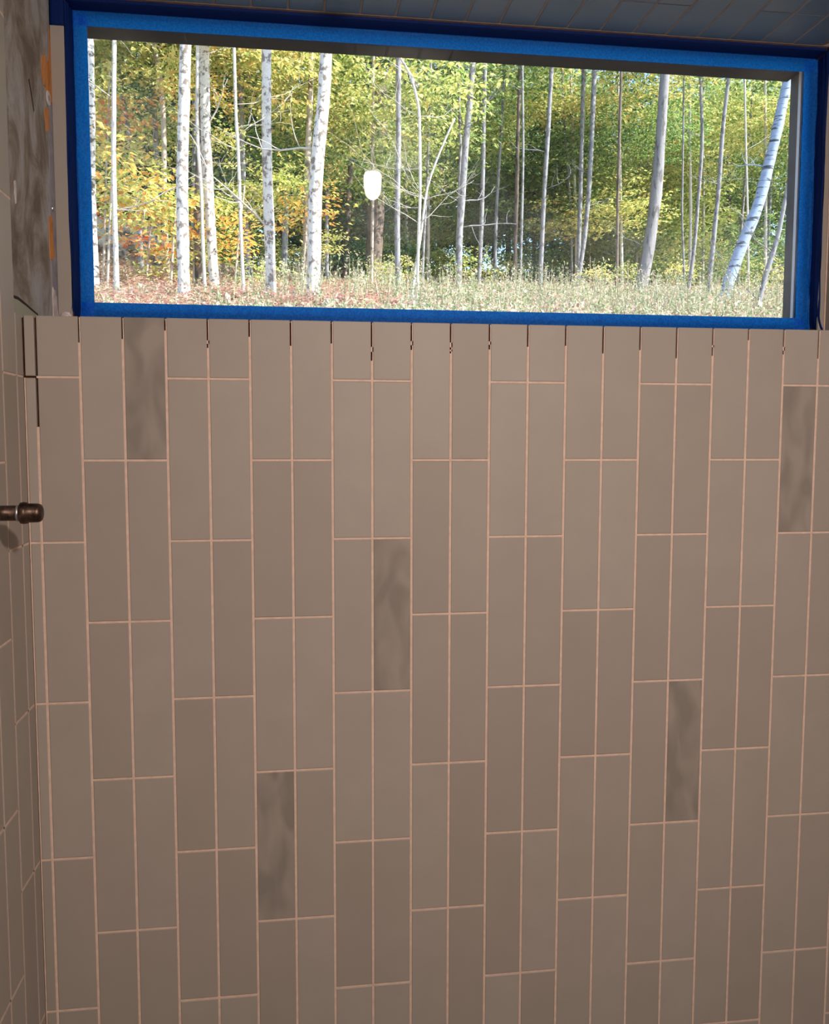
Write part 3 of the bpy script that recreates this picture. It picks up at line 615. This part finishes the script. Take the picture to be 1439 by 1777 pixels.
# each one is told apart by the landmark trunk it stands behind, and by its rank in depth there
LM = [(-.232, 'left blue tape'), (-.203, 'thin pale trunk at left'), (-.125, 'thick bright white trunk at left'), (-.09, 'second big white trunk'), (-.06, 'slender pale sapling'), (-.029, 'straight mottled white trunk'),
      (.025, 'thickest spotted white trunk'), (.092, 'lamp reflection'), (.12, 'straight grey trunk by the reflection'), (.146, 'forked white sapling'), (.195, 'blue-grey trunk'), (.22, 'grey trunk beside the blue-grey one'),
      (.257, 'dark narrow trunk'), (.287, 'slightly leaning grey trunk'), (.335, 'grey twin trunks'), (.372, 'thin dark trunk right of the twins'), (.415, 'big leaning grey trunk'), (.463, 'thin curved grey trunk'), (.487, 'grey trunk left of the birch'), (.535, 'leaning banded birch'), (.58, 'right blue tape')]
sets_ = {}
for t, x, y, what in BGT:
    u = (x - .47) / (y + 1.72); u = u if -.26 < u < .6 else (-.232 if u < 0 else .58)
    sets_.setdefault((what, min(LM, key=lambda q_: abs(q_[0] - u))[1]), []).append((y, t.name, t))
RANK = ['nearest', 'second', 'third', 'fourth', 'fifth', 'sixth', 'seventh', 'eighth', 'ninth', 'tenth', 'farthest']
for (what, lm_), ts in sets_.items():
    for k, (_, _, t) in enumerate(sorted(ts, key=lambda q_: q_[0])):
        t['label'] = what + (' behind the ' if len(ts) == 1 else ', %s behind the ' % RANK[min(k, 10)]) + lm_

# ---- boulders on the left bank
m = NM('pale_granite'); a = m.noise(5, 7, .7, vec='Position'); m.base(m.ramp(a, [(.38, (.10, .095, .09)), (.5, (.42, .40, .38)), (.7, (.66, .63, .60))])); m.rough(.9, .2); m.bump(a, 1, .06); ROCK = m.m
bank = [(-3.75, 18.4, .75), (-3.1, 19.0, .8), (-2.5, 18.6, .55), (-4.5, 18.8, .9), (-3.3, 17.9, .45), (-2.15, 18.9, .4)]
for k, (x, y, s) in enumerate(bank):
    bm = bmesh.new(); bmesh.ops.create_icosphere(bm, subdivisions=4, radius=1)
    for v_ in bm.verts:
        d = noise.noise(v_.co * 1.3 + Vector((k * 7, 0, 0))) * .45 + noise.noise(v_.co * 4 + Vector((k, 3, 0))) * .12
        v_.co *= 1 + d; v_.co.z *= .55
    me = bpy.data.meshes.new('boulder'); bm.to_mesh(me); bm.free(); me.materials.append(ROCK)
    o = ob('boulder', me, None, (x, y, gz(x, y) + .1)); o.scale = (s, s, s); tag(o, ['wide pale boulder in the middle of the left bank', 'pale boulder at the top of the left bank', 'low pale boulder right of the bank top', 'largest pale boulder, at the left end of the bank', 'small pale boulder lowest on the left bank', 'smallest pale boulder at the right end of the bank'][k], 'rock', 'boulders on the left bank')

# ---- what nobody could count: fallen leaves, weeds
def band(name, mat, n, fn, label, kindname):
    v = []; f = []
    for _ in range(n): fn(v, f)
    o = ob(name, mk(name, v, f, mat)); return tag(o, label, kindname, kind='stuff')
def spot(y0, y1, a=-.08, b=1.08, bias=1.5):
    y = y0 + (y1 - y0) * random.random() ** bias; x = fx(random.uniform(a, b), y); return x, y
def fallen(v, f):
    x, y = spot(2.5, 34); L = random.uniform(.06, .12) * (1 + (y - 7) * .02)
    leaf(v, f, Vector((x, y, gz(x, y) + random.uniform(0, .05))), Vector((random.gauss(0, 1), random.gauss(0, 1), random.uniform(-.2, .5))), Vector((0, 0, 1)) + rv() * .7, L, L * .35)
band('fallen_leaves', LB, 52000, fallen, 'brown and orange fallen leaves covering the slope', 'leaves')
def weed(v, f):
    x, y = spot(3, 20, -.05, 1.05, 1.1)
    if random.random() < .75 - 1.5 * (x / max(y, 1) + .2): return
    b = Vector((x, y, gz(x, y))); h = random.uniform(.06, .24) * (1.0 if noise.noise(Vector((x * .5, y * .4, 2))) > -.1 else .5)
    d = Vector((random.gauss(0, .3), random.gauss(0, .3), 1))
    leaf(v, f, b, d, Vector((random.gauss(0, 1), -1, 0)), h, .006)
    for k in range(5):
        p = b + d.normalized() * h * random.uniform(.3, 1); leaf(v, f, p, rv() + Vector((0, 0, .3)), rv(), random.uniform(.03, .07), .012)
band('weeds', LW, 14500, weed, 'pale green and tan weeds in front of the wood', 'weeds')
def fern(v, f):
    x, y = spot(7.5, 18, .0, .42, 1.1); b = Vector((x, y, gz(x, y))); az = random.uniform(0, 6.28)
    for s in range(4):
        az += 1.57; d = Vector((math.cos(az), math.sin(az), .9)).normalized(); L = random.uniform(.2, .4)
        for k in range(5):
            p = b + d * L * (k + 1) / 5 - Vector((0, 0, .1 * (k / 5) ** 2)); sd_ = Vector((-math.sin(az), math.cos(az), 0))
            for q in (-1, 1): leaf(v, f, p, sd_ * q + d * .4, Vector((0, 0, 1)) + rv() * .4, .09 * (1 - k / 7), .018)
def stalk(v, f):
    x, y = spot(7.5, 15, .2, 1.05, 1.0)
    if noise.noise(Vector((x * .7, y * .5, 7))) < 0: return
    b = Vector((x, y, gz(x, y))); h = random.uniform(.25, .65); d = Vector((random.gauss(0, .12), random.gauss(0, .12), 1))
    leaf(v, f, b, d, Vector((random.gauss(0, 1), -1, 0)), h, .005)
    for k in range(14):
        p = b + d.normalized() * h * random.uniform(.35, 1.02); leaf(v, f, p, rv() + Vector((0, 0, .5)), rv(), random.uniform(.02, .05), .010)
band('tall_weeds', LW, 1500, stalk, 'tall wispy pale weeds at the foot of the trees', 'weeds')
band('ferns', leaf_mat('russet_ferns', [(0, (.34, .18, .13)), (.5, (.60, .40, .32)), (1, (.60, .50, .28))], .3, .2), 500, fern, 'russet dry ferns below the white trunks', 'ferns')
